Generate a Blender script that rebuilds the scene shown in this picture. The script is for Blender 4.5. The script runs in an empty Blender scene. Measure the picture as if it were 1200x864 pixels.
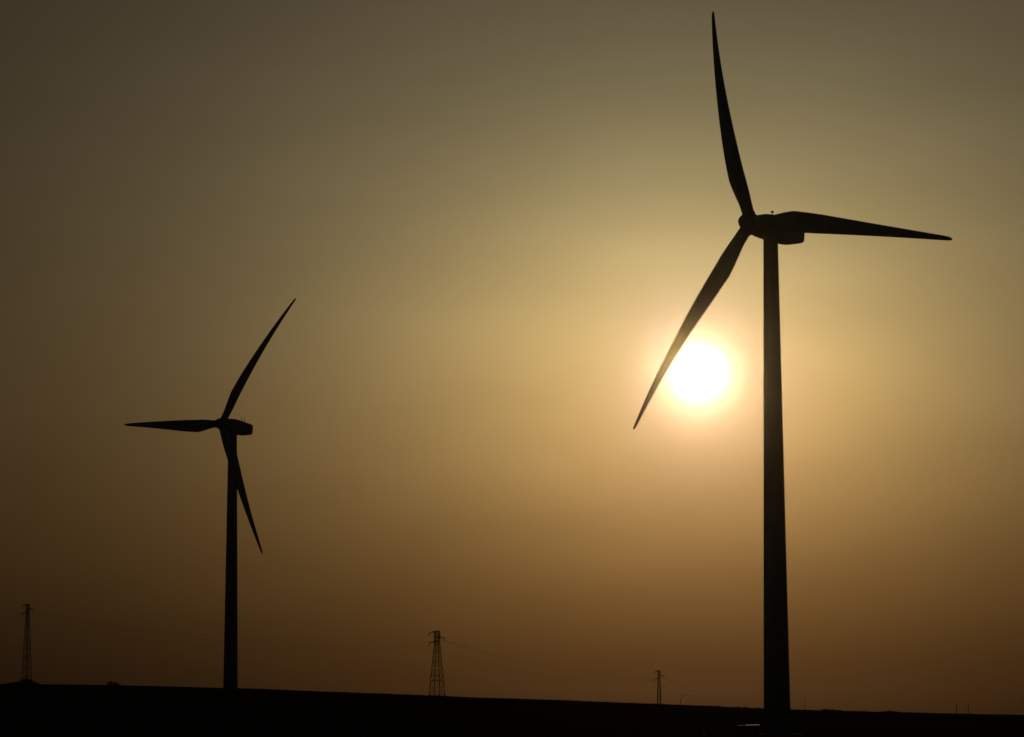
import bpy, bmesh, math, random
from mathutils import Vector, Matrix, noise

random.seed(7)
scene = bpy.context.scene
COL = scene.collection
R = math.radians

# ------------------------------------------------------------------ camera
EYE = 1.7                                   # eye height above the field
F_PX = 3900.0                               # focal length in pixels of a 1200 px wide frame
TILT = math.atan((842 - 432) / F_PX)        # the horizon lies low in the frame
cam_d = bpy.data.cameras.new('camera')
cam = bpy.data.objects.new('camera', cam_d)
COL.objects.link(cam)
cam_d.sensor_width = 36.0
cam_d.lens = 36.0 * F_PX / 1200.0
cam_d.clip_start = 0.5
cam_d.clip_end = 40000.0
cam.location = (0, 0, EYE)
cam.rotation_euler = (math.pi / 2 + TILT, 0, 0)
scene.camera = cam

# ------------------------------------------------------------------ light and exposure
EXPO = -5.2                                 # exposed for the sun itself
GAIN = 2 ** -EXPO
scene.view_settings.view_transform = 'Standard'
scene.view_settings.look = 'None'
scene.view_settings.gamma = 1.0
scene.view_settings.use_curve_mapping = False
scene.view_settings.exposure = EXPO

_sx, _sv = (818 - 600) / F_PX, (432 - 437) / F_PX
SUN = Vector((_sx, math.cos(TILT) - _sv * math.sin(TILT), math.sin(TILT) + _sv * math.cos(TILT))).normalized()
SUN_EL = math.asin(SUN.z)
SUN_AZ = math.atan2(SUN.x, SUN.y)

sun_d = bpy.data.lights.new('sun', 'SUN')
sun_d.energy = 4.0
sun_d.angle = R(0.53)
sun_d.color = (1.0, 0.64, 0.27)
sun = bpy.data.objects.new('sun', sun_d)
COL.objects.link(sun)
sun.rotation_euler = (-SUN).to_track_quat('-Z', 'Y').to_euler()
sun.location = SUN * 200

world = bpy.data.worlds.new('World')
scene.world = world
world.use_nodes = True
wn, wl = world.node_tree.nodes, world.node_tree.links
wn.clear()


def wmath(op, a, b=None, clamp=False):
    n = wn.new('ShaderNodeMath')
    n.operation = op
    n.use_clamp = clamp
    for i, v in enumerate((a, b)):
        if v is None:
            continue
        if isinstance(v, (int, float)):
            n.inputs[i].default_value = v
        else:
            wl.new(v, n.inputs[i])
    return n.outputs[0]


def wexp(x):
    return wmath('EXPONENT', x)


tc = wn.new('ShaderNodeTexCoord')
nrm = wn.new('ShaderNodeVectorMath'); nrm.operation = 'NORMALIZE'
wl.new(tc.outputs['Generated'], nrm.inputs[0])
dotn = wn.new('ShaderNodeVectorMath'); dotn.operation = 'SUBTRACT'
wl.new(nrm.outputs[0], dotn.inputs[0]); dotn.inputs[1].default_value = SUN
leng = wn.new('ShaderNodeVectorMath'); leng.operation = 'LENGTH'
wl.new(dotn.outputs[0], leng.inputs[0])
# angle from the sun in degrees (chord form keeps its precision near the sun)
theta = wmath('MULTIPLY', wmath('ARCSINE', wmath('MULTIPLY', leng.outputs['Value'], 0.5, True)), 2 * 180 / math.pi)
sep = wn.new('ShaderNodeSeparateXYZ')
wl.new(nrm.outputs[0], sep.inputs[0])
elev = wmath('MULTIPLY', wmath('ARCSINE', sep.outputs['Z']), 180 / math.pi)
delev = wmath('SUBTRACT', elev, math.degrees(SUN_EL))
# faint streaky veil of thin cloud
mp = wn.new('ShaderNodeMapping')
mp.inputs['Scale'].default_value = (13, 13, 48)
wl.new(nrm.outputs[0], mp.inputs[0])
nz = wn.new('ShaderNodeTexNoise')
nz.inputs['Scale'].default_value = 1.0
nz.inputs['Detail'].default_value = 4.0
nz.inputs['Roughness'].default_value = 0.45
wl.new(mp.outputs[0], nz.inputs['Vector'])
veil = wmath('MULTIPLY', wmath('SUBTRACT', nz.outputs['Fac'], 0.5), 0.27)
t2 = wmath('ADD', wmath('MULTIPLY', theta, theta), wmath('MULTIPLY', wmath('MULTIPLY', delev, delev), 1.5 ** 2 - 1))
tt = wmath('POWER', wmath('SQRT', wmath('ADD', t2, 16.0)), 0.4)
airm = wmath('DIVIDE', 1.0, wmath('ADD', wmath('MAXIMUM', elev, 0.0), 4.0))   # dust gets denser to the horizon
disc = wmath('MULTIPLY', wexp(wmath('MULTIPLY', wmath('POWER', wmath('DIVIDE', theta, 0.28), 2.0), -1.0)), 3.0)
halo = wmath('MULTIPLY', wexp(wmath('DIVIDE', theta, -0.62)), 0.9)
chan = []
for (a, b, k), cd, ch in zip(((6.01, -3.344, -4.164), (5.685, -3.049, -10.25), (4.41, -2.541, -16.756)),
                             (1.0, 0.95, 0.80), (0.0, 0.10, 0.60)):
    ex = wmath('ADD', wmath('ADD', wmath('MULTIPLY', tt, b), wmath('MULTIPLY', airm, k)), wmath('ADD', veil, a))
    v = wmath('ADD', wexp(ex), wmath('ADD', wmath('MULTIPLY', disc, cd), wmath('MULTIPLY', halo, ch)))
    chan.append(wmath('ADD', v, (0.0, 0.0005, 0.0012)[len(chan)]))
comb = wn.new('ShaderNodeCombineXYZ')
for i in range(3):
    wl.new(chan[i], comb.inputs[i])
bg_dust = wn.new('ShaderNodeBackground')
wl.new(comb.outputs[0], bg_dust.inputs['Color'])
bg_dust.inputs['Strength'].default_value = GAIN
sky = wn.new('ShaderNodeTexSky')
sky.sky_type = 'NISHITA'
sky.sun_disc = False
sky.sun_elevation = SUN_EL
sky.sun_rotation = SUN_AZ
sky.dust_density = 6.0
sky.air_density = 1.6
sky.ozone_density = 0.4
sky.altitude = 100
bg_sky = wn.new('ShaderNodeBackground')
wl.new(sky.outputs[0], bg_sky.inputs['Color'])
bg_sky.inputs['Strength'].default_value = 0.05
addw = wn.new('ShaderNodeAddShader')
wl.new(bg_dust.outputs[0], addw.inputs[0])
wl.new(bg_sky.outputs[0], addw.inputs[1])
wout = wn.new('ShaderNodeOutputWorld')
wl.new(addw.outputs[0], wout.inputs['Surface'])


# ------------------------------------------------------------------ materials
def mat(name, c1, c2, scale, rough=0.6, metal=0.0, bump=0.0, spec=0.5):
    m = bpy.data.materials.new(name)
    m.use_nodes = True
    n, l = m.node_tree.nodes, m.node_tree.links
    b = n['Principled BSDF']
    t = n.new('ShaderNodeTexCoord')
    z = n.new('ShaderNodeTexNoise')
    z.inputs['Scale'].default_value = scale
    z.inputs['Detail'].default_value = 6
    l.new(t.outputs['Object'], z.inputs['Vector'])
    r = n.new('ShaderNodeValToRGB')
    r.color_ramp.elements[0].position = 0.35
    r.color_ramp.elements[1].position = 0.68
    r.color_ramp.elements[0].color = (*c1, 1)
    r.color_ramp.elements[1].color = (*c2, 1)
    l.new(z.outputs['Fac'], r.inputs['Fac'])
    l.new(r.outputs['Color'], b.inputs['Base Color'])
    b.inputs['Roughness'].default_value = rough
    b.inputs['Metallic'].default_value = metal
    b.inputs['Specular IOR Level'].default_value = spec
    if bump:
        bp = n.new('ShaderNodeBump')
        bp.inputs['Strength'].default_value = bump
        l.new(z.outputs['Fac'], bp.inputs['Height'])
        l.new(bp.outputs['Normal'], b.inputs['Normal'])
    return m


M_PAINT = mat('turbine_paint', (0.46, 0.46, 0.44), (0.54, 0.54, 0.52), 0.35, 0.5)
M_BLADE = mat('blade_gelcoat', (0.48, 0.48, 0.46), (0.55, 0.55, 0.53), 0.5, 0.55)
M_STEEL = mat('galvanised_steel', (0.16, 0.16, 0.16), (0.28, 0.28, 0.28), 3.0, 0.65, 0.5)
M_WIRE = mat('aluminium_wire', (0.10, 0.10, 0.10), (0.16, 0.16, 0.16), 2.0, 0.7, 0.3)
M_GLASS = mat('insulator_glaze', (0.05, 0.035, 0.025), (0.09, 0.06, 0.04), 6.0, 0.35)
M_SOIL = mat('field_soil', (0.045, 0.040, 0.020), (0.085, 0.072, 0.036), 0.03, 0.95, 0, 0.3, 0.0)
M_GRASS = mat('field_grass', (0.035, 0.045, 0.015), (0.07, 0.075, 0.03), 0.5, 0.9, 0, 0, 0.0)
M_LEAF = mat('shrub_leaf', (0.035, 0.05, 0.02), (0.075, 0.095, 0.035), 1.5, 0.8, 0, 0, 0.2)
M_BARK = mat('shrub_bark', (0.06, 0.045, 0.03), (0.12, 0.09, 0.06), 6.0, 0.9)
M_WOOD = mat('pole_wood', (0.07, 0.05, 0.035), (0.13, 0.10, 0.07), 4.0, 0.85)
M_CONC = mat('concrete', (0.26, 0.25, 0.23), (0.38, 0.36, 0.33), 3.0, 0.85, 0, 0.2)
M_KIOSK = mat('kiosk_paint', (0.05, 0.06, 0.045), (0.08, 0.09, 0.065), 2.0, 0.6)
M_ROOF = mat('kiosk_roof_sheet', (0.16, 0.10, 0.05), (0.38, 0.26, 0.13), 1.6, 0.6, 0.5, 0.25)
M_CAP = mat('cap_metal', (0.4, 0.38, 0.34), (0.5, 0.47, 0.42), 5.0, 0.33, 0.8)
M_WATER = mat('water_spray', (0.9, 0.9, 0.9), (1.0, 1.0, 1.0), 4.0, 0.25)
M_WATER.node_tree.nodes['Principled BSDF'].inputs['Transmission Weight'].default_value = 1.0
M_WATER.node_tree.nodes['Principled BSDF'].inputs['IOR'].default_value = 1.33


# ------------------------------------------------------------------ helpers
def link(name, bm, m, parent=None, smooth=False):
    me = bpy.data.meshes.new(name)
    bm.normal_update()
    bm.to_mesh(me)
    bm.free()
    if smooth:
        for p in me.polygons:
            p.use_smooth = True
    me.materials.append(m)
    o = bpy.data.objects.new(name, me)
    COL.objects.link(o)
    if parent is not None:
        o.parent = parent
    return o


def tag(o, label=None, cat=None, group=None, kind=None):
    if label: o['label'] = label
    if cat: o['category'] = cat
    if group: o['group'] = group
    if kind: o['kind'] = kind
    return o


def empty(name, loc, rz=0):
    o = bpy.data.objects.new(name, None)
    o.empty_display_size = 0.5
    o.location = loc
    o.rotation_euler = (0, 0, rz)
    COL.objects.link(o)
    return o


def loft(bm, rings, cap0=True, cap1=True):
    vs = [[bm.verts.new(p) for p in r] for r in rings]
    n = len(vs[0])
    for a, b in zip(vs, vs[1:]):
        for i in range(n):
            j = (i + 1) % n
            bm.faces.new((a[i], a[j], b[j], b[i]))
    if cap0: bm.faces.new(vs[0][::-1])
    if cap1: bm.faces.new(vs[-1])


def frame(d):
    d = d.normalized()
    a = Vector((0, 0, 1)) if abs(d.z) < 0.9 else Vector((1, 0, 0))
    u = d.cross(a).normalized()
    return u, d.cross(u).normalized()


def bar(bm, p, q, r0, r1=None, n=4):
    p, q = Vector(p), Vector(q)
    r1 = r0 if r1 is None else r1
    u, v = frame(q - p)
    rings = []
    for c, r in ((p, r0), (q, r1)):
        rings.append([c + (u * math.cos(2 * math.pi * (i + .5) / n) + v * math.sin(2 * math.pi * (i + .5) / n)) * r for i in range(n)])
    loft(bm, rings)


def tube(bm, pts, radii, n=5):
    rings = []
    for i, c in enumerate(pts):
        d = (pts[min(i + 1, len(pts) - 1)] - pts[max(i - 1, 0)])
        u, v = frame(d)
        r = radii[i] if isinstance(radii, (list, tuple)) else radii
        rings.append([c + (u * math.cos(2 * math.pi * k / n) + v * math.sin(2 * math.pi * k / n)) * r for k in range(n)])
    loft(bm, rings)


def box(bm, x0, x1, y0, y1, z0, z1):
    loft(bm, [[Vector((x, y, z)) for x, y in ((x0, y0), (x1, y0), (x1, y1), (x0, y1))] for z in (z0, z1)])


def interp(tab, x):
    if x <= tab[0][0]: return tab[0][1]
    for (a, b), (c, d) in zip(tab, tab[1:]):
        if x <= c:
            t = (x - a) / (c - a)
            return b + (d - b) * t
    return tab[-1][1]


def sstep(t):
    t = max(0.0, min(1.0, t))
    return t * t * (3 - 2 * t)


# ------------------------------------------------------------------ terrain
# a long low rise that runs out to the right: slope of its crest seen from the road, its distance, the fall behind
CREST = [(-.30, 40), (-.154, 39), (-.118, 37.5), (-.085, 34), (-.02, 25), (.044, 16), (.077, 10.5), (.10, 8), (.154, 3.2), (.30, 2.5)]
CDIST = [(-.30, 1150), (-.146, 1110), (-.125, 1010), (-.085, 790), (-.02, 720), (.044, 900), (.08, 1150), (.154, 1350), (.30, 1350)]
FALL = [(-.30, 1.5), (-.10, 1.5), (-.08, 2.2), (-.02, 3.0), (.044, 5.0), (.07, 13), (.10, 13), (.16, 9), (.30, 9)]


def smooth_tab(tab, u, w=.012):
    return (interp(tab, u - w) + 2 * interp(tab, u) + interp(tab, u + w)) / 4


def ground_z(x, y):
    u = max(-.3, min(.3, x / max(y, 260.0)))
    yc = smooth_tab(CDIST, u)
    zc = EYE + smooth_tab(CREST, u) / F_PX * yc
    t = y / yc
    if t <= 1:
        z = zc * sstep((t - .42) / .58)
    else:
        z = zc - smooth_tab(FALL, u) * sstep((y - yc) / 330.0)
    # shallow hollow where the tall turbine stands
    dx, dy = (x - 38) / 45.0, (y - 505) / 110.0
    z -= 0.9 * math.exp(-(dx * dx + dy * dy))
    if y < 3000 and abs(x) < 1500:
        z += 0.10 * noise.noise(Vector((x / 23, y / 60, 0))) + 0.04 * noise.noise(Vector((x / 5, y / 14, 3.7)))
    return z


def axis(lo, hi, fine0, fine1, step, grow=1.22):
    v = []
    p = fine0
    while p <= fine1:
        v.append(p); p += step
    s = step; p = fine1
    while p < hi:
        s *= grow; p += s; v.append(min(p, hi))
    s = step; p = fine0
    while p > lo:
        s *= grow; p -= s; v.insert(0, max(p, lo))
    return v


xs = axis(-9000, 9000, -260, 260, 2.6)
ys = axis(-4000, 14000, 260, 1420, 6.0)
verts = [(x, y, ground_z(x, y)) for y in ys for x in xs]
nx = len(xs)
faces = [(j * nx + i, j * nx + i + 1, (j + 1) * nx + i + 1, (j + 1) * nx + i) for j in range(len(ys) - 1) for i in range(nx - 1)]
gm = bpy.data.meshes.new('ground')
gm.from_pydata(verts, [], faces)
for p in gm.polygons:
    p.use_smooth = True
gm.materials.append(M_SOIL)
ground = bpy.data.objects.new('ground', gm)
COL.objects.link(ground)
tag(ground, 'dark bare field rising gently to the left', kind='structure')


def place(px, y):
    """a spot on the field at distance y under picture column px of the photograph"""
    x = (px - 600) / F_PX * (y * math.cos(TILT))
    return Vector((x, y, ground_z(x, y)))


def crest_y(px):
    return smooth_tab(CDIST, (px - 600) / F_PX)


# ------------------------------------------------------------------ wind turbines
CHORD = [(.00, 1.9), (.045, 1.9), (.09, 2.2), (.14, 2.85), (.18, 3.25), (.22, 3.4), (.30, 3.25), (.38, 3.0), (.51, 2.45),
         (.64, 1.92), (.78, 1.38), (.88, 1.02), (.94, .80), (.975, .66), (.99, .52), (.996, .36), (1.0, .14)]
THICK = [(.00, 1.0), (.045, 1.0), (.09, .82), (.14, .58), (.18, .44), (.22, .38), (.30, .31), (.38, .27), (.51, .23), (.64, .20), (1.0, .15)]
PIVOT = [(.00, .5), (.045, .5), (.14, .38), (.22, .30), (1.0, .30)]
TWIST = [(.0, 6), (.2, 5), (.5, 2), (1, -1)]
BLADE_R = 40.0


def blade_mesh(C, a, d, m, flex, cone):
    """C rotor centre, a axis to the wind, d span direction, m direction the blade turns to"""
    bm = bmesh.new()
    n = 20
    rings = []
    fr = [0.028 + (1 - 0.028) * i / 46 for i in range(44)] + [.965, .975, .985, .992, .997, 1.0]
    for s in sorted(set(fr)):
        c = interp(CHORD, s); th = interp(THICK, s) * c; pv = interp(PIVOT, s); tw = R(interp(TWIST, s))
        cd = m * math.cos(tw) + a * math.sin(tw)
        nd = a * math.cos(tw) - m * math.sin(tw)
        o = C + d * (s * BLADE_R) + a * (cone * s) - a * ((flex + cone) * s ** 2.1)   # leans into the wind, bows back
        k = max(0.0, min(1.0, (s - .045) / .17))          # circle at the root turning into an aerofoil
        ring = []
        for i in range(n):
            w = 2 * math.pi * i / n
            xc = .5 - .5 * math.cos(w)
            yc_circ = .5 * math.sin(w)
            sgn = 1 if math.sin(w) >= 0 else -1
            ya = 5 * (.2969 * math.sqrt(max(xc, 0)) - .126 * xc - .3516 * xc ** 2 + .2843 * xc ** 3 - .1015 * xc ** 4)
            yy = (1 - k) * yc_circ * th + k * sgn * ya * th
            ring.append(o + cd * ((pv - xc) * c) + nd * yy)
        rings.append(ring)
    loft(bm, rings)
    return bm


def turbine(C, psi, th0, flexes, cones, overhang, label, masts, base_r, top_r, lean=0.0):
    t = R(5)
    a = Vector((-math.sin(psi) * math.cos(t), -math.cos(psi) * math.cos(t), math.sin(t)))
    r = a.cross(Vector((0, 0, 1))).normalized()
    u = r.cross(a).normalized()
    C = Vector(C) + Vector((0, 0, EYE))
    T = C - a * overhang
    gz = ground_z(T.x, T.y)
    root = empty('wind_turbine', (T.x, T.y, gz))
    tag(root, label, 'wind turbine', 'wind turbines on the field')
    O = Vector((T.x, T.y, gz))
    C0 = C - O
    top = (T - O).z - 1.55
    # foundation
    bm = bmesh.new()
    loft(bm, [[Vector((rr * math.cos(2 * math.pi * i / 40) + lean, rr * math.sin(2 * math.pi * i / 40), z)) for i in range(40)]
              for rr, z in ((4.2, -1.2), (4.2, .05), (3.9, .12))])
    link('foundation', bm, M_CONC, root)
    # tower: tapered tube
    bm = bmesh.new()
    prof = []
    nseg = 12
    for s in range(nseg + 1):
        z = .12 + (top - .12) * s / nseg
        rr = base_r + (top_r - base_r) * (s / nseg)
        prof.append((rr, z))
    loft(bm, [[Vector((rr * math.cos(2 * math.pi * i / 64) + lean * (1 - z / top), rr * math.sin(2 * math.pi * i / 64), z)) for i in range(64)] for rr, z in prof])
    tower = link('tower', bm, M_PAINT, root, True)
    # door with steps, on the side away from the wind
    hd = Vector((-a.x, -a.y, 0)).normalized()
    sd = Vector((-hd.y, hd.x, 0))
    bm = bmesh.new()
    rings = []
    for dd in (base_r - .25, base_r + .05):
        rings.append([Vector((lean, 0, 0)) + hd * dd + sd * (.45 * cx_) + Vector((0, 0, zz)) for cx_, zz in
                      ((-1, 1.2), (1, 1.2), (1, 2.8), (.75, 3.12), (.3, 3.27), (-.3, 3.27), (-.75, 3.12), (-1, 2.8))])
    loft(bm, rings)
    link('door', bm, M_KIOSK, tower)
    # yaw collar
    bm = bmesh.new()
    loft(bm, [[Vector((rr * math.cos(2 * math.pi * i / 40), rr * math.sin(2 * math.pi * i / 40), z)) for i in range(40)]
              for rr, z in ((top_r + .08, top - .25), (top_r + .16, top - .1), (top_r + .16, top + .25))])
    link('yaw_ring', bm, M_PAINT, root, True)
    # nacelle: rounded box that narrows to the hub and to the tail
    bm = bmesh.new()
    sect = [(1.22, 1.46, 1.48, .0, .8), (1.5, 1.52, 1.54, .0, .55), (2.2, 1.60, 1.70, .08, .3), (3.4, 1.70, 1.80, .12, .15), (6.0, 1.74, 1.80, .06, .10),
            (8.4, 1.72, 1.70, -.06, .10), (9.6, 1.68, 1.60, -.04, .10), (10.75, 1.58, 1.38, .02, .12), (10.95, 1.48, 1.26, .03, .2)]
    rings = []
    for (s, hw, hh, off, rnd) in sect:
        ring = []
        for i in range(40):
            w = 2 * math.pi * i / 40
            e = 2 / (2 + 6 * (1 - rnd))
            cx_ = math.copysign(abs(math.cos(w)) ** e, math.cos(w)); sy_ = math.copysign(abs(math.sin(w)) ** e, math.sin(w))
            ring.append(C0 - a * s + r * (cx_ * hw) + u * (sy_ * hh + off))
        rings.append(ring)
    loft(bm, rings)
    nac = link('nacelle', bm, M_PAINT, root, True)
    # instruments on the roof
    for s, off, h, cup in masts:
        bm = bmesh.new()
        b = C0 - a * s + r * off + u * 1.8
        bar(bm, b, b + Vector((0, 0, h)), .075, .06, 6)
        if cup:
            c = b + Vector((0, 0, h))
            loft(bm, [[c + Vector((q * math.cos(2 * math.pi * i / 10), q * math.sin(2 * math.pi * i / 10), z)) for i in range(10)]
                      for q, z in ((.06, -.2), (.22, -.08), (.24, .08), (.1, .2))])
            bar(bm, c - r * .3, c + r * .3, .03, .03, 5)
        link('weather_mast', bm, M_STEEL, nac)
    # hub with rounded nose
    bm = bmesh.new()
    rings = []
    for s, rr in ((-1.2, 1.3), (-.9, 1.46), (-.2, 1.54), (.5, 1.5), (1.1, 1.36), (1.6, 1.12), (2.05, .78), (2.38, .42), (2.5, .1)):
        rings.append([C0 + a * s + (u * math.cos(2 * math.pi * i / 40) + r * math.sin(2 * math.pi * i / 40)) * rr for i in range(40)])
    loft(bm, rings)
    hub = link('hub', bm, M_PAINT, root, True)
    for k in range(3):
        th = th0 + k * 2 * math.pi / 3
        d = u * math.cos(th) + r * math.sin(th)
        m = u * math.sin(th) - r * math.cos(th)
        b = link('blade', blade_mesh(C0, a, d, m, flexes[k], cones[k]), M_BLADE, root, True)
        bm = bmesh.new()
        rings = []
        for s, rr in ((1.2, 1.04), (1.72, 1.04), (1.78, .97)):
            rings.append([C0 + d * s + (m * math.cos(2 * math.pi * i / 28) + a * math.sin(2 * math.pi * i / 28)) * rr for i in range(28)])
        loft(bm, rings)
        link('blade_collar', bm, M_PAINT, b, True)
    return root


turbine((37.49, 517.40, 77.38), R(47.217), R(-99.423), (2.053, 3.284, 1.784), (1.75, 1.35, 3.2), 4.576,
        'larger wind turbine in silhouette with one blade passing just beside the sun',
        [(4.75, -.1, .85, True)], 2.12, 1.14, 0.42)
turbine((-78.42, 895.0, 79.04), R(37.928), R(-153.718), (.327, 2.084, 3.285), (3.0, 2.6, 1.75), 4.502,
        'smaller wind turbine in silhouette between two lattice pylons, its lower blade crossing the tower',
        [(8.4, .5, 1.3, False), (9.6, .5, 1.5, False)], 1.95, 1.16)


# ------------------------------------------------------------------ lattice pylons and their wires
def pylon(loc, top_z, base_w, top_w, rot, arm_dir, label, arm=2.05, straight=3.6):
    x, y, gz = loc
    H = top_z - gz
    root = empty('lattice_pylon', (x, y, gz))
    tag(root, label, 'pylon', 'lattice pylons of the power line')
    hz = H - straight

    def half(z):
        if z >= hz: return top_w / 2
        return base_w / 2 + (top_w - base_w) / 2 * (z / hz)

    def corner(k, z):
        w = rot + math.pi / 4 + k * math.pi / 2
        q = half(z) * math.sqrt(2)
        return Vector((q * math.cos(w), q * math.sin(w), z))
    for k in range(4):
        bm = bmesh.new()
        bar(bm, corner(k, -.6), corner(k, hz), .125, .105)
        bar(bm, corner(k, hz), corner(k, H), .105, .10)
        link('leg', bm, M_STEEL, root)
    # levels grow closer together as the mast narrows
    lv = [0.0]
    while lv[-1] < hz - .5:
        lv.append(lv[-1] + max(.9, 2 * half(lv[-1]) * .85))
    lv[-1] = hz
    n = max(3, int(straight / .85))
    lv += [hz + straight * (i + 1) / n for i in range(n)]
    bm = bmesh.new()
    for z0, z1 in zip(lv, lv[1:]):
        for k in range(4):
            bar(bm, corner(k, z0), corner((k + 1) % 4, z1), .055, .055, 3)
            bar(bm, corner((k + 1) % 4, z0), corner(k, z1), .055, .055, 3)
    for i, z1 in enumerate(lv[1:]):
        if i % 2 == 0 or z1 >= hz:
            for k in range(4):
                bar(bm, corner(k, z1), corner((k + 1) % 4, z1), .06, .06, 3)
    tag(link('bracing', bm, M_STEEL, root), kind='stuff')
    # a stout belt two fifths of the way up
    zb = hz * .42
    bm = bmesh.new()
    for k in range(4):
        bar(bm, corner(k, zb), corner((k + 1) % 4, zb), .085, .085, 4)
    link('belt', bm, M_STEEL, root)
    ad = Vector(arm_dir).normalized()
    sd = Vector((-ad.y, ad.x, 0))
    pts = []
    for sgn, dz in ((-1, .35), (1, 1.75), (-1, 3.05)):
        z = H - dz
        tip = ad * (sgn * arm) + Vector((0, 0, z - .05))
        bm = bmesh.new()
        for sy in (-1, 1):
            rt = ad * (sgn * top_w * .35) + sd * (sy * top_w / 2)
            bar(bm, rt + Vector((0, 0, z)), tip, .10, .07)
            bar(bm, rt + Vector((0, 0, z + .42)), tip, .08, .06)
            mid = rt.lerp(Vector((tip.x, tip.y, 0)), .45)
            bar(bm, mid + Vector((0, 0, z)), mid + Vector((0, 0, z + .24)), .035)
        bar(bm, ad * (-sgn * top_w * .5) + Vector((0, 0, z + .2)), ad * (sgn * top_w * .5) + Vector((0, 0, z + .2)), .09)
        armo = link('crossarm', bm, M_STEEL, root)
        bm = bmesh.new()
        rings = []
        for j in range(13):
            rr = .15 if j % 2 else .07
            rings.append([tip + Vector((rr * math.cos(2 * math.pi * i / 8), rr * math.sin(2 * math.pi * i / 8), -.08 - j * .06)) for i in range(8)])
        loft(bm, rings)
        link('insulator', bm, M_GLASS, armo)
        pts.append(Vector((x, y, gz)) + tip + Vector((0, 0, -.85)))
    return pts


def top_at(py, y):
    return EYE + (842 - py) / F_PX * y


P1 = place(30.5, 1112); P2 = place(512, 900); P3 = place(772.5, 1250); P4 = place(912, 1610)
P0 = Vector((P1.x - 190, P1.y + 190, 0)); P0.z = ground_z(P0.x, P0.y)


def across(a, b):
    d = (b - a); d.z = 0
    d.normalize()
    v = Vector((-d.y, d.x, 0))
    return v if v.x > 0 else -v


D0, D1, D2, D3 = across(P0, P1), across(P1, P2), across(P2, P3), across(P3, P4)
LINE = [
    pylon(P0, P0.z + 27, 3.0, 1.1, R(45), D0, 'tall lattice pylon standing beyond the shrubs at the end of the power line', 2.1),
    pylon(P1, top_at(709, P1.y), 2.5, .95, R(43), (D0 + D1), 'tall thin lattice pylon rising out of a clump of shrubs', 2.25),
    pylon(P2, top_at(740.5, P2.y), 3.7, 1.2, R(27), (D1 * .35 + D2), 'broad-footed lattice pylon standing alone on the bare rise', 2.05),
    pylon(P3, top_at(786.5, P3.y), 1.9, .85, R(4), D2, 'smallest lattice pylon, slim, beside the thin arching water jet', 1.75),
    pylon(P4, top_at(822, P4.y), 1.9, .9, R(4), D3, 'low lattice pylon sunk behind the rise at the far end of the line', 1.75),
]
SAGS = (4.0, 4.4, 3.2, 3.4)
NAMES = ('thin overhead wire leading away behind the pylon in the shrubs',
         'thin overhead wire slung behind the smaller wind turbine between two pylons',
         'thin overhead wire slung from the broad-footed pylon to the smallest pylon',
         'thin overhead wire dropping away from the smallest pylon behind the rise')
for i in range(4):
    for k in range(3):
        p, q = LINE[i][k], LINE[i + 1][k]
        pts = []
        for j in range(33):
            s = j / 32
            c = p.lerp(q, s)
            c.z -= 4 * SAGS[i] * s * (1 - s) * (1 + .06 * k)
            pts.append(c)
        bm = bmesh.new()
        tube(bm, pts, .017, 4)
        tag(link('overhead_wire', bm, M_WIRE), NAMES[i], 'wire', ('wires leading off past the pylon in the shrubs', 'wires behind the smaller turbine', 'wires between broad-footed and smallest pylon', 'wires dropping behind the rise')[i])


# ------------------------------------------------------------------ shrubs on the skyline
def shrub(px, y, w, h, label, seed, group='shrubs on the skyline', sink=.1):
    rnd = random.Random(seed)
    p = place(px, y)
    root = empty('shrub', p)
    tag(root, label, 'shrub', group)
    bm = bmesh.new()
    tips = []
    for i in range(7):
        an = rnd.uniform(0, 2 * math.pi)
        rr = w * .5 * math.sqrt(rnd.random()) * .85
        hh = h * (1 - .55 * (rr / (w * .5)) ** 1.6) * rnd.uniform(.72, 1.0)
        q = Vector((rr * math.cos(an), rr * math.sin(an), hh * .8))
        b = Vector((q.x * .2, q.y * .2, -sink))
        mdl = b.lerp(q, .5) + Vector((q.x * .15, q.y * .15, .05))
        tube(bm, [b, mdl, q], [.05, .035, .012], 5)
        tips.append((q, hh))
    link('stem', bm, M_BARK, root)
    bm = bmesh.new()
    for q, hh in tips:
        for j in range(70):
            v = Vector((rnd.gauss(0, 1), rnd.gauss(0, 1), rnd.gauss(0, 1))).normalized() * (rnd.random() ** .45)
            c = q + Vector((v.x * w * .24, v.y * w * .24, v.z * hh * .42 - hh * .12))
            c.z = max(c.z, .02)
            s = rnd.uniform(.05, .13) * (.6 + .3 * h)
            n1 = Vector((rnd.uniform(-1, 1), rnd.uniform(-1, 1), rnd.uniform(-1, 1))).normalized()
            n2 = n1.cross(Vector((rnd.uniform(-1, 1), rnd.uniform(-1, 1), rnd.uniform(-1, 1)))).normalized()
            bm.faces.new([bm.verts.new(c + n1 * s * 1.5), bm.verts.new(c + n2 * s * .7), bm.verts.new(c - n1 * s * 1.5), bm.verts.new(c - n2 * s * .7)])
    link('foliage', bm, M_LEAF, root)


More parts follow.
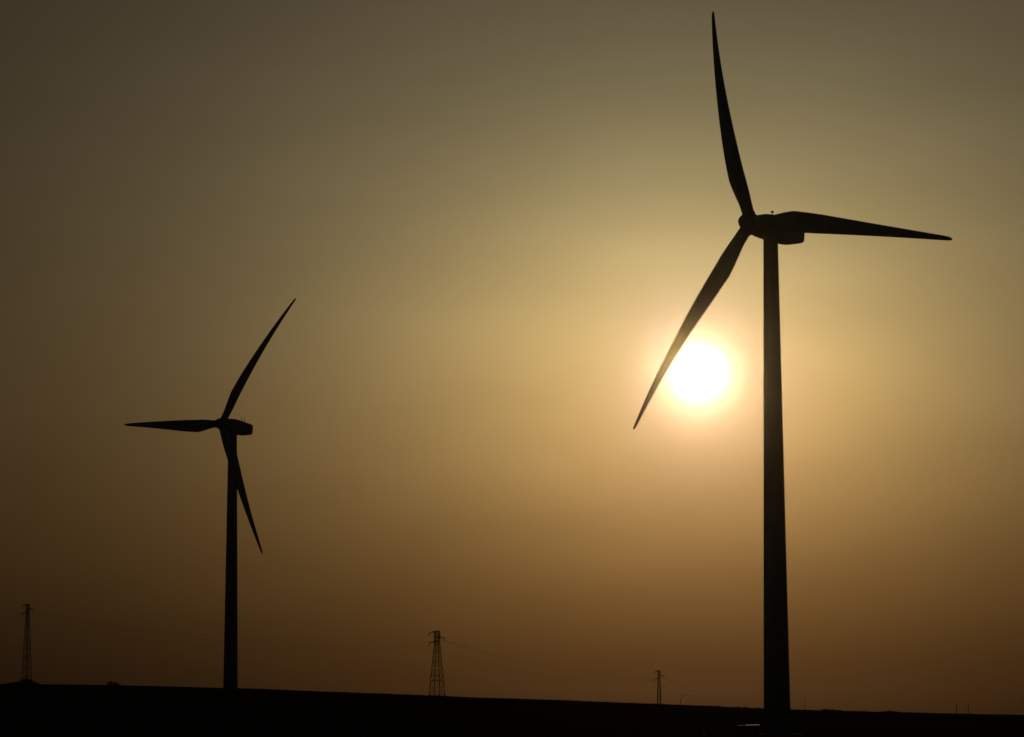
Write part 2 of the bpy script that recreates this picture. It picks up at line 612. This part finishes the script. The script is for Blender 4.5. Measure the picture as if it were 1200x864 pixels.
lab = 'low dark shrub in the clump round the foot of the tall thin pylon'
for i, (px, w, h) in enumerate(((11, 3.4, .9), (17, 3.4, 1.3), (23, 3.4, 2.1), (28.5, 3.6, 2.9), (34.5, 3.4, 2.6), (40.5, 3.4, 1.5), (46, 3.4, 1.0))):
    shrub(px, 1106 + (i % 3) * 4, w, h, lab, 100 + i, 'shrubs round the pylon foot')
shrub(131.5, crest_y(131.5) - 4, 3.6, 1.7, 'lone low dark shrub on the skyline between a pylon and the smaller turbine', 120)
for i, (px, w, h) in enumerate(((967, 3.2, .85), (975, 3.6, .8), (982, 2.6, .6))):
    shrub(px, crest_y(px) - 6, w, h, 'low dark shrub in a short row on the rise beside the thin bare pole', 130 + i, 'shrub row near the pole')
for i, (px, w, h) in enumerate(((1036, 2.6, .6), (1043, 3.2, .9), (1050, 2.8, .65))):
    shrub(px, crest_y(px) - 6, w, h, 'low dark shrub in the flat mound on the open skyline short of the twin poles', 140 + i, 'shrub mound on the skyline')
for i, (px, w, h) in enumerate(((841, 1.2, .5), (865, 1.0, .5), (873, 1.4, .65), (889, 1.1, .55))):
    shrub(px, crest_y(px) - 6, w, h, 'tiny dark tuft of scrub on the skyline between the water jet and the larger turbine', 150 + i, 'scrub tufts on the skyline')


# ------------------------------------------------------------------ poles far off on the right
def pole(px, py_top, label, cross, r0=.12):
    y = crest_y(px) + 4
    p = place(px, y)
    h = top_at(py_top, y) - p.z
    root = empty('utility_pole', p)
    tag(root, label, 'pole', 'far poles')
    bm = bmesh.new()
    bar(bm, (0, 0, -.5), (0, 0, h), r0, r0 * .75, 8)
    link('shaft', bm, M_WOOD, root)
    if cross:
        bm = bmesh.new()
        bar(bm, (-.45, 0, h - .5), (.45, 0, h - .45), .06)
        link('crossarm', bm, M_WOOD, root)
        for sx in (-.38, .38):
            bm = bmesh.new()
            bar(bm, (sx, 0, h - .44), (sx, 0, h - .18), .06, .03, 6)
            link('insulator', bm, M_GLASS, root)
    else:
        bm = bmesh.new()
        bar(bm, (0, 0, 0), (0, 0, h * .42), r0 * 2.0, r0 * 1.7, 8)
        link('sleeve', bm, M_STEEL, root)


pole(943.5, 816, 'thin bare pole standing on the rise just past the larger turbine tower', False, .07)
pole(1121, 825.5, 'far pole with a short crossarm, thicker of the twin pair on the skyline', True, .17)
pole(1135, 826, 'far pole with a short crossarm, thinner of the twin pair on the skyline', True, .12)

# ------------------------------------------------------------------ water jet behind the rise
yj = crest_y(797) - 5
pj = place(797, yj)
root = empty('irrigation_sprinkler', pj)
tag(root, 'thin dark riser with a faint arching water jet beside the smallest pylon', 'sprinkler')
bm = bmesh.new()
pts = [Vector((0, 0, -.3)), Vector((.05, 0, .8)), Vector((.22, 0, 1.6)), Vector((.6, 0, 2.3)), Vector((1.1, 0, 2.75)), Vector((1.6, 0, 2.95))]
tube(bm, pts, [.11, .1, .09, .08, .07, .05], 6)
link('riser', bm, M_STEEL, root)
bm = bmesh.new()
rnd = random.Random(5)
for i in range(1700):
    s = rnd.random() ** .8
    x = 1.6 + 8.2 * s
    zt = 2.95 + .9 * s - 3.4 * s * s
    z = zt - abs(rnd.gauss(0, .1 + .7 * s))
    if z < .1: continue
    c = Vector((x, rnd.gauss(0, .15 + .6 * s), z))
    q = rnd.uniform(.009, .02)
    v = [bm.verts.new(c + Vector(o) * q) for o in ((1, 0, -.6), (-.5, .87, -.6), (-.5, -.87, -.6), (0, 0, 1))]
    for f in ((0, 1, 3), (1, 2, 3), (2, 0, 3), (2, 1, 0)):
        bm.faces.new([v[k] for k in f])
tag(link('water_jet', bm, M_WATER, root), kind='stuff')

# ------------------------------------------------------------------ kiosk and marker by the tall turbine
pk = place(877, 497)
root = empty('transformer_kiosk', pk, R(-4))
tag(root, 'low dark kiosk with a flat glinting metal roof at the larger turbine foot', 'kiosk')
zr = EYE - (849.5 - 842) / F_PX * 497 - pk.z
bm = bmesh.new(); box(bm, -1.5, 1.5, -.95, .95, -.4, zr - .16); link('wall', bm, M_KIOSK, root)
bm = bmesh.new()
sl = math.tan(R(2.6))
box(bm, -1.6, 1.6, -1.05, 1.05, zr - .157, zr - .10)
roof = link('roof', bm, M_KIOSK, root)
for x0, x1, deg, lift in ((-1.66, -.62, .3, -.05), (-.42, .7, 2.4, 0), (.72, 1.66, 2.9, .012)):
    bm = bmesh.new()
    k = math.tan(R(deg))
    loft(bm, [[Vector((x, y, zr + z + lift + y * k)) for x, y in ((x0, -1.1), (x1, -1.1), (x1, 1.1), (x0, 1.1))] for z in (-.045, -.01)])
    link('roof_sheet', bm, M_ROOF, roof)
for sx in (-.75, .75):
    bm = bmesh.new(); box(bm, sx - .6, sx + .6, -1.0, -.953, .02, zr - .34)
    dr = link('door', bm, M_KIOSK, root)
    bm = bmesh.new(); box(bm, sx - .05, sx + .05, -1.06, -1.003, (zr - .3) * .45, (zr - .3) * .62)
    link('handle', bm, M_STEEL, dr)

pm = place(825.5, 372)
root = empty('marker_post', pm)
tag(root, 'small squat marker post standing alone in the dark field below the skyline', 'post')
hm = EYE - (859.5 - 842) / F_PX * 372 - pm.z - .1
bm = bmesh.new()
loft(bm, [[Vector((q * sx, q * sy, z)) for sx, sy in ((-1, -1), (1, -1), (1, 1), (-1, 1))] for q, z in ((.19, -.4), (.17, hm - .1), (.13, hm - .02))])
link('shaft', bm, M_CONC, root)
bm = bmesh.new()
loft(bm, [[Vector((q * math.cos(2 * math.pi * k / 16), q * math.sin(2 * math.pi * k / 16), hm + z)) for k in range(16)]
          for q, z in ((.23, .003), (.25, .06), (.235, .14), (.19, .21), (.11, .26), (.03, .275))])
link('cap', bm, M_CAP, root, True)

# ------------------------------------------------------------------ short growth along the brow of the field
gv, gf = [], []
rnd = random.Random(11)
for i in range(26000):
    u = rnd.uniform(-.2, .2)
    yc = smooth_tab(CDIST, u)
    y = yc - rnd.uniform(-6, 60)
    x = u * y
    z = ground_z(x, y)
    clump = max(0.0, noise.noise(Vector((x / 9, y / 20, 8.1))))
    h = rnd.uniform(.06, .16) * (1 + 1.6 * clump) * (1.3 if u > .05 else .8)
    for b in range(2):
        an = rnd.uniform(0, math.pi)
        dx, dy = math.cos(an) * h * .45, math.sin(an) * h * .45
        lx, ly = rnd.uniform(-.4, .4) * h, rnd.uniform(-.4, .4) * h
        n0 = len(gv)
        gv += [(x - dx, y - dy, z - .04), (x + dx, y + dy, z - .04), (x + lx, y + ly, z + h)]
        gf.append((n0, n0 + 1, n0 + 2))
me = bpy.data.meshes.new('grass')
me.from_pydata(gv, [], gf)
me.materials.append(M_GRASS)
grass = bpy.data.objects.new('grass', me)
COL.objects.link(grass)
tag(grass, 'short dark grass along the brow of the field', 'grass', kind='stuff')

# ------------------------------------------------------------------ haze: added forward-scattering air, stands in for lens glow near the sun
bm = bmesh.new()
box(bm, -9500, 9500, -4500, 14500, -11, 128)
hm_ = bpy.data.materials.new('glow_haze')
hm_.use_nodes = True
hn, hl = hm_.node_tree.nodes, hm_.node_tree.links
hn.clear()
pv = hn.new('ShaderNodeVolumePrincipled')
pv.inputs['Color'].default_value = (1.0, 0.97, 0.92, 1)
pv.inputs['Density'].default_value = 1.55e-5
pv.inputs['Anisotropy'].default_value = 0.995
ho = hn.new('ShaderNodeOutputMaterial')
hl.new(pv.outputs[0], ho.inputs['Volume'])
haze = link('haze', bm, hm_)
tag(haze, 'thin haze added over the whole field for the glow near the sun', 'haze', kind='stuff')
scene.cycles.volume_bounces = 0
